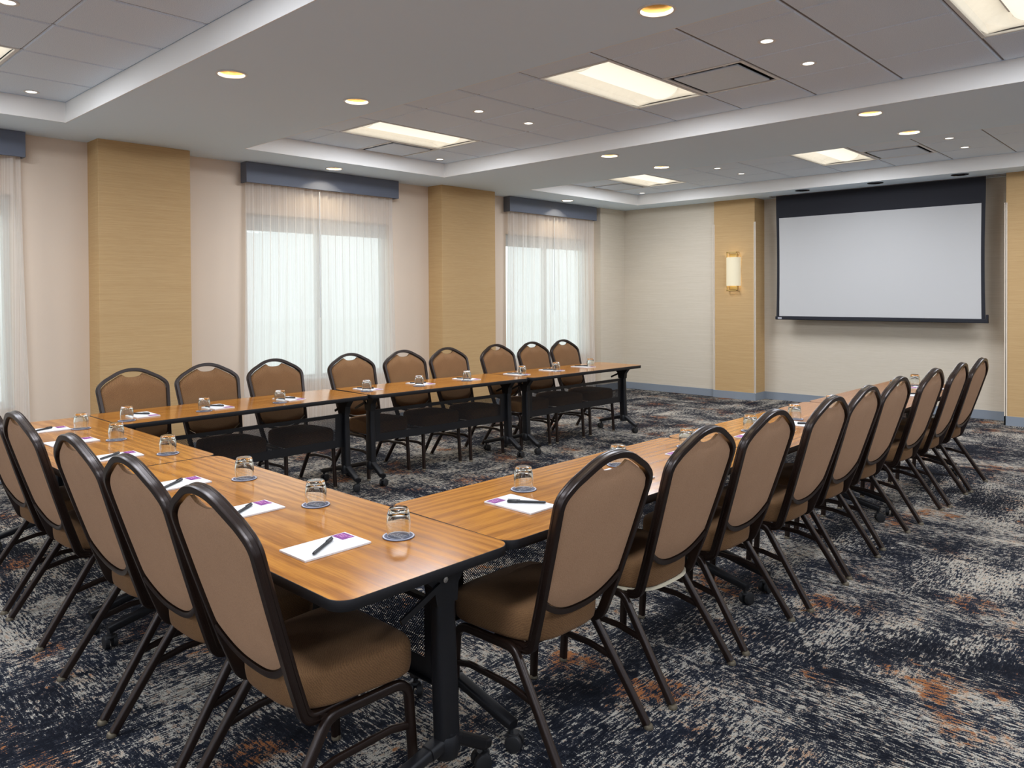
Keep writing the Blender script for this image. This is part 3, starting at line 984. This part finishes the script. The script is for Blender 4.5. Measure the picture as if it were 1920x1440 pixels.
# ------------------------------------------------------------------ banquet chairs
YB = [(0.352, -0.085), (0.42, -0.118), (0.52, -0.152), (0.68, -0.203), (0.84, -0.252), (0.92, -0.275), (1.0, -0.298)]
yb = lambda z: lerp_table(YB, z)
PROF = [(0.0105, -0.0165), (0.0125, -0.013), (0.0125, -0.0065), (0.0105, -0.005), (0.0105, 0.005), (0.0125, 0.0065), (0.0125, 0.013), (0.0105, 0.0165),
        (-0.0085, 0.0165), (-0.0105, 0.014), (-0.0105, -0.014), (-0.0085, -0.0165)]
def make_chair():
    e = empty('banquet_chair')
    half = [(0.178, 0.07, 0.352), (0.180, -0.092, 0.352), (0.200, yb(0.5), 0.50), (0.221, yb(0.70), 0.70), (0.237, yb(0.883), 0.883), (0.185, yb(0.926), 0.926), (0.060, yb(0.991), 0.991)]
    full = half + [(-x, y, z) for x, y, z in reversed(half)]
    rad = [0, 0.05, 0.25, 0.3, 0.085, 0.16, 0.24]
    P = fillet(full, rad + rad[::-1], 7)
    MB().sweep(P, PROF, up=Vector((1, 0, 0))).obj('back_frame', M['bronze'], e, smooth=True)
    crown = sorted([(p.x, p.z) for p in P if p.z > 0.86 and p.x >= -1e-6])
    def zc(x):
        return lerp_table(crown, x)
    Wd = lambda z: lerp_table([(0.45, 0.183), (0.52, 0.191), (0.70, 0.2085), (0.875, 0.2235)], z)
    us = []
    for k in range(45):
        u = -1 + 2 * k / 44
        us.append(u)
    zt = {}; zb = {}
    def top(u):
        x = abs(u) * 0.2225
        z = zc(min(x * 1.055, 0.2365)) - 0.0165
        if x < 0.064: z -= 0.034 * math.sqrt(max(0, 1 - (x / 0.064) ** 2))
        return z
    def bot(u):
        return 0.472 + 0.068 * abs(u) ** 2.6
    nv = 14
    vs = []; fs = []; fm = []
    def edge(u, v):
        a = max(0.0, 1 - abs(u) ** 6); c = max(0.0, 1 - abs(2 * v - 1) ** 8)
        return min(a, 1) ** 0.5 * min(c, 1) ** 0.5
    nu = len(us)
    for side in (0, 1):
        for j in range(nv + 1):
            v = j / nv
            for u in us:
                z = bot(u) + (top(u) - bot(u)) * v
                x = u * Wd(z)
                q = edge(u, v)
                if side == 0:
                    y = yb(z) - 0.006 - 0.008 * q - 0.003 * q * (1 - u * u)
                else:
                    y = yb(z) + 0.006 + 0.020 * q + 0.006 * q * (1 - u * u)
                vs.append((x, y, z))
    o2 = nu * (nv + 1)
    for j in range(nv):
        for i in range(nu - 1):
            a = j * nu + i
            fs.append((a, a + 1, a + nu + 1, a + nu)); fm.append(0)
            fs.append((o2 + a, o2 + a + nu, o2 + a + nu + 1, o2 + a + 1)); fm.append(1)
    for i in range(nu - 1):
        fs.append((i, o2 + i, o2 + i + 1, i + 1)); fm.append(1)
        a = nv * nu + i
        fs.append((a, a + 1, o2 + a + 1, o2 + a)); fm.append(1)
    for j in range(nv):
        a = j * nu
        fs.append((a, a + nu, o2 + a + nu, o2 + a)); fm.append(1)
        a = j * nu + nu - 1
        fs.append((a, o2 + a, o2 + a + nu, a + nu)); fm.append(1)
    put('backrest', mesh_of('backrest', vs, fs, None, True, [M['fabric_rear'], M['fabric_front']], fm), e)
    rail = [(u * (Wd(bot(u)) + 0.006), yb(bot(u) - 0.012), bot(u) - 0.012) for u in [-1.0 + 2 * k / 20 for k in range(21)]]
    MB().sweep(rail, [(0.014, -0.009), (0.016, 0.0), (0.014, 0.009), (-0.014, 0.009), (-0.014, -0.009)], up=Vector((0, -1, 0))).obj('lower_rail', M['bronze'], e, smooth=True)
    # seat
    def ring(sc, z, n=48):
        out = []
        for k in range(n):
            a = 2 * PI * k / n
            c, s_ = math.cos(a), math.sin(a)
            ex = 2 / 5.5 if s_ > 0 else 2 / 3.4
            Y = math.copysign(abs(s_) ** ex, s_); X = math.copysign(abs(c) ** ex, c)
            y = 0.078 + Y * 0.202 * sc
            hw = 0.207 + 0.016 * Y
            out.append((X * hw * sc, y, z))
        return out
    rings = [(0.90, 0.370), (0.965, 0.371), (0.993, 0.377), (1.0, 0.384), (1.010, 0.400), (1.013, 0.425), (1.008, 0.446), (0.995, 0.459), (0.968, 0.468), (0.90, 0.474), (0.72, 0.478), (0.45, 0.481), (0.2, 0.482)]
    vs = []; fs = []
    n = 48
    for sc, z in rings: vs += ring(sc, z)
    for i in range(len(rings) - 1):
        for k in range(n):
            a = i * n + k; c = i * n + (k + 1) % n
            fs.append((a, c, c + n, a + n))
    fs += [tuple(range(n - 1, -1, -1)), tuple((len(rings) - 1) * n + k for k in range(n))]
    put('seat', mesh_of('seat', vs, fs, M['fabric_front'], True), e)
    leg_prof = rrect(0.025, 0.029, 0.008, 3)
    for s in (-1, 1):
        path = fillet([(s * 0.212, 0.258, 0.012), (s * 0.206, 0.238, 0.352), (s * 0.203, -0.035, 0.352), (s * 0.224, -0.262, 0.012)], [0, 0.06, 0.055, 0], 7)
        sf = MB().sweep(path, leg_prof, up=Vector((1, 0, 0))).obj('side_frame', M['bronze'], e, smooth=True)
        st = fillet([(s * 0.2085, 0.250, 0.215), (s * 0.209, 0.17, 0.232), (s * 0.211, -0.02, 0.228), (s * 0.213, -0.135, 0.205)], 0.08, 4)
        MB().sweep(st, rrect(0.014, 0.022, 0.004, 2), up=Vector((1, 0, 0))).obj('stretcher', M['bronze'], sf, smooth=True)
        for (x, y) in ((0.2125, 0.2585), (0.2255, -0.268)):
            MB().lathe([(0.0, 0.0), (0.016, 0.0), (0.017, 0.006), (0.0135, 0.014), (0.0, 0.016)], 14, s * x, y, 0).obj('glide', M['glide'], sf, smooth=True)
    for y in (-0.045, 0.19):
        MB().sweep([(-0.203, y, 0.350), (-0.12, y, 0.348), (0.12, y, 0.348), (0.203, y, 0.350)], rrect(0.022, 0.018, 0.004, 2), up=Vector((0, 1, 0))).obj('cross_rail', M['bronze'], e)
    return e, ring
chair0, seat_ring = make_chair()
used = [False]
def place_chair(x, y, rz, label, group):
    c = copy_tree(chair0) if used[0] else chair0
    used[0] = True
    c.location = (x, y, 0); c.rotation_euler = (0, 0, rz)
    tag(c, label, 'chair', group)
    return c
jit = random.Random(3)
RX = [-1.740, -1.745, -1.742, -1.718, -1.735, -1.752, -1.735, -1.712, -1.700]
RY = [2.010, 2.627, 3.197, 3.807, 4.355, 4.956, 5.647, 6.222, 6.780]
right_chairs = []
for i in range(9):
    right_chairs.append(place_chair(RX[i], RY[i], PI / 2 + jit.uniform(-0.015, 0.015), 'brown banquet chair in the row opposite the windows, %s%s' % (ORD[i], ' from the camera' if i < 8 else ' and last, nearest the screen'), 'chairs in the row opposite the windows'))
for i, (x, y) in enumerate(((-2.005, 1.200), (-2.570, 1.212), (-3.124, 1.215), (-3.932, 1.232), (-4.482, 1.232))):
    place_chair(x, y, jit.uniform(-0.012, 0.012), 'brown banquet chair along the near end tables, %s from the right' % ORD[i], 'chairs along the near end tables')
LX = [-5.405, -5.395, -5.375, -5.390, -5.335, -5.285, -5.250, -5.240, -5.240]
LY = [2.083, 2.613, 3.170, 3.920, 4.465, 4.970, 5.612, 6.150, 6.685]
for i in range(9):
    place_chair(LX[i], LY[i], -PI / 2 + jit.uniform(-0.02, 0.02), 'brown banquet chair facing the room in the window-side row, %s from the near corner' % ORD[i], 'chairs in the window-side row')
ls = MB()
pts = [p for p in seat_ring(1.0, 0.366) if p[1] < 0.02]
pts.sort(key=lambda p: p[0])
ls.sweep(pts, [(0.004, 0.006), (-0.004, 0.006), (-0.004, -0.006), (0.004, -0.006)], up=Vector((0, 0, 1)))
lo = ls.obj('lining_strip', M['lining'], right_chairs[1])
lo['label'] = 'pale lining hanging under the seat edge'

# ------------------------------------------------------------------ place settings
def text_mesh(body, size, mat, bold=0.0):
    cu = bpy.data.curves.new('txt', 'FONT')
    cu.body = body; cu.size = size; cu.align_x = 'CENTER'; cu.align_y = 'CENTER'; cu.offset = bold; cu.resolution_u = 2
    o = bpy.data.objects.new('txt', cu); COL.objects.link(o)
    dgx = bpy.context.evaluated_depsgraph_get()
    me = bpy.data.meshes.new_from_object(o.evaluated_get(dgx))
    bpy.data.objects.remove(o)
    vs = [tuple(v.co) for v in me.vertices]; fs = [tuple(p.vertices) for p in me.polygons]
    bpy.data.meshes.remove(me)
    return vs, fs
def make_pad():
    W, H, T = 0.143, 0.235, 0.006
    e = MB().bevel_box(-W / 2, W / 2, -H / 2, H / 2, 0, T, 0.0004).obj('notepad', M['paper'])
    z = T + 0.0003
    lg = MB().box(-W / 2 + 0.004, -W / 2 + 0.064, H / 2 - 0.052, H / 2 - 0.006, T - 0.001, z).obj('logo', M['purple'], e)
    mk = MB()
    x0, y0 = -W / 2 + 0.011, H / 2 - 0.026
    for r in range(2):
        for c in range(3):
            x = x0 + c * 0.012; y = y0 - r * 0.013
            t = 0.0022
            if (r + c) % 2 == 0:
                mk.box(x, x + t, y, y + 0.009, z - 0.0002, z + 0.0002); mk.box(x + 0.006, x + 0.006 + t, y, y + 0.009, z - 0.0002, z + 0.0002)
                mk.box(x + t, x + 0.006, y + 0.0035, y + 0.0055, z - 0.0002, z + 0.0002)
            else:
                mk.box(x, x + 0.008, y + 0.007, y + 0.009, z - 0.0002, z + 0.0002); mk.box(x, x + 0.008, y, y + 0.002, z - 0.0002, z + 0.0002)
                mk.box(x, x + t, y + 0.002, y + 0.007, z - 0.0002, z + 0.0002)
    mk.box(-W / 2 + 0.052, -W / 2 + 0.056, H / 2 - 0.026, H / 2 - 0.010, z - 0.0002, z + 0.0002)
    mk.obj('logo_marks', M['pink'], lg)
    return e
def make_pen():
    e = MB().lathe([(0.0, -0.0725), (0.0035, -0.072), (0.0048, -0.066), (0.0050, 0.03), (0.0054, 0.031), (0.0054, 0.066), (0.0046, 0.070), (0.0, 0.0715)], 12, 0, 0, 0.0054, axis='y').obj('ballpoint_pen', M['pen'], None, smooth=True)
    MB().bevel_box(-0.0022, 0.0022, 0.022, 0.068, 0.0118, 0.0135, 0.0004).obj('clip', M['pen'], e)
    return e
def make_coaster():
    e = MB().lathe([(0.0, 0.0), (0.0515, 0.0), (0.052, 0.0008), (0.052, 0.0022), (0.0513, 0.003), (0.0, 0.003)], 40).obj('coaster', M['coaster'])
    pr = MB()
    z = 0.0033
    def rg(r0, r1, n=40):
        vs = [(r * math.cos(2 * PI * k / n), r * math.sin(2 * PI * k / n), z) for r in (r0, r1) for k in range(n)]
        pr.add(vs, [(k, (k + 1) % n, n + (k + 1) % n, n + k) for k in range(n)])
    rg(0.0455, 0.0505)
    for body, size, dy in (('JUST', 0.0235, 0.0085), ('COASTING', 0.0145, -0.0085)):
        vs, fs = text_mesh(body, size, None, 0.0006)
        ca, sa = math.cos(0.10), math.sin(0.10)
        pr.add([(x * ca - (y + dy) * sa, x * sa + (y + dy) * ca, z) for x, y, _ in vs], fs)
    n = 10
    for sg in (1, -1):
        vs = []
        for k in range(n + 1):
            a = (PI / 2 - 0.7 + 1.4 * k / n) * sg
            vs += [(0.034 * math.cos(a), 0.034 * math.sin(a), z), (0.0356 * math.cos(a), 0.0356 * math.sin(a), z)]
        pr.add(vs, [(2 * k, 2 * k + 1, 2 * k + 3, 2 * k + 2) for k in range(n)])
    pr.obj('print', M['print'], e)
    return e
def make_glass():
    outer = [(0.0345, 0.0), (0.0372, 0.012), (0.0388, 0.030), (0.0390, 0.045), (0.0375, 0.062), (0.0345, 0.076), (0.0318, 0.085), (0.029, 0.0885), (0.0, 0.0885)]
    inner = [(0.0, 0.070), (0.022, 0.0695), (0.029, 0.066), (0.0328, 0.057), (0.0352, 0.044), (0.0354, 0.030), (0.0344, 0.012), (0.0325, 0.0)]
    m = MB()
    prof = outer[:-1] + [(0.0002, 0.0885), (0.0002, 0.071)] + inner[1:]
    m.lathe(prof, 36, close=True)
    return m.obj('water_glass', M['glass'], None, smooth=True)
proto = {'pad': make_pad(), 'pen': make_pen(), 'coaster': make_coaster(), 'glass': make_glass()}
taken = set()
def item(kind, x, y, z, rz, label, cat, group):
    o = proto[kind]
    if kind in taken:
        o = copy_tree(o)
    taken.add(kind)
    o.location = (x, y, z); o.rotation_euler = (0, 0, rz)
    return tag(o, label, cat, group)
def setting(pad, coaster, rz, where, row):
    z = TZ + 0.0004
    j = jit.uniform(-0.03, 0.03)
    item('pad', pad[0], pad[1], z, rz + j, 'white notepad with purple corner print, %s' % where, 'notepad', 'notepads on the ' + row)
    ca, sa = math.cos(rz + j), math.sin(rz + j)
    lx, ly = 0.012, -0.018
    item('pen', pad[0] + ca * lx - sa * ly, pad[1] + sa * lx + ca * ly, z + 0.0068, rz + j + 0.62 + jit.uniform(-0.06, 0.06), 'black pen lying on the notepad, %s' % where, 'pen', 'pens on the ' + row)
    item('coaster', coaster[0], coaster[1], z, rz + jit.uniform(-0.15, 0.15), 'round slate-blue coaster under a glass, %s' % where, 'coaster', 'coasters on the ' + row)
    item('glass', coaster[0], coaster[1], z + 0.0038, rz, 'upturned clear tumbler on a coaster, %s' % where, 'glass', 'tumblers on the ' + row)
CP = [((-2.020, 1.300), (-1.941, 1.518)), ((-2.575, 1.325), (-2.461, 1.542)), ((-3.150, 1.320), (-3.040, 1.560)), ((-3.925, 1.345), (-3.810, 1.558)), ((-4.500, 1.335), (-4.393, 1.522)), ((-5.010, 1.350), (-4.926, 1.513))]
for i, (p, c) in enumerate(CP):
    setting(p, c, 0.0, 'near end table, %s from the right' % ORD[i], 'near end tables')
RC = [(-2.043, 2.222), (-2.02, 2.83), (-2.004, 3.400), (-1.971, 4.030), (-1.957, 4.593), (-1.95, 5.17), (-1.94, 5.83), (-1.93, 6.41), (-1.93, 6.93)]
for i, c in enumerate(RC):
    setting((c[0] + 0.140, c[1] - 0.17), c, PI / 2, 'row opposite the windows, %s from the camera' % ORD[i], 'row opposite the windows')
LC = [(-5.028, 1.805), (-5.052, 2.310), (-5.039, 2.867), (-5.105, 3.68), (-5.055, 4.187), (-5.040, 4.732), (-4.989, 5.414), (-4.987, 5.923), (-5.000, 6.505)]
LP = [(-5.185, 1.958), (-5.165, 2.456), (-5.155, 3.009), (-5.20, 3.76), (-5.175, 4.30), (-5.13, 4.81), (-5.075, 5.43), (-5.07, 5.95), (-5.06, 6.46)]
for i in range(9):
    setting(LP[i], LC[i], -PI / 2, 'window-side row, %s from the near corner' % ORD[i], 'window-side row')
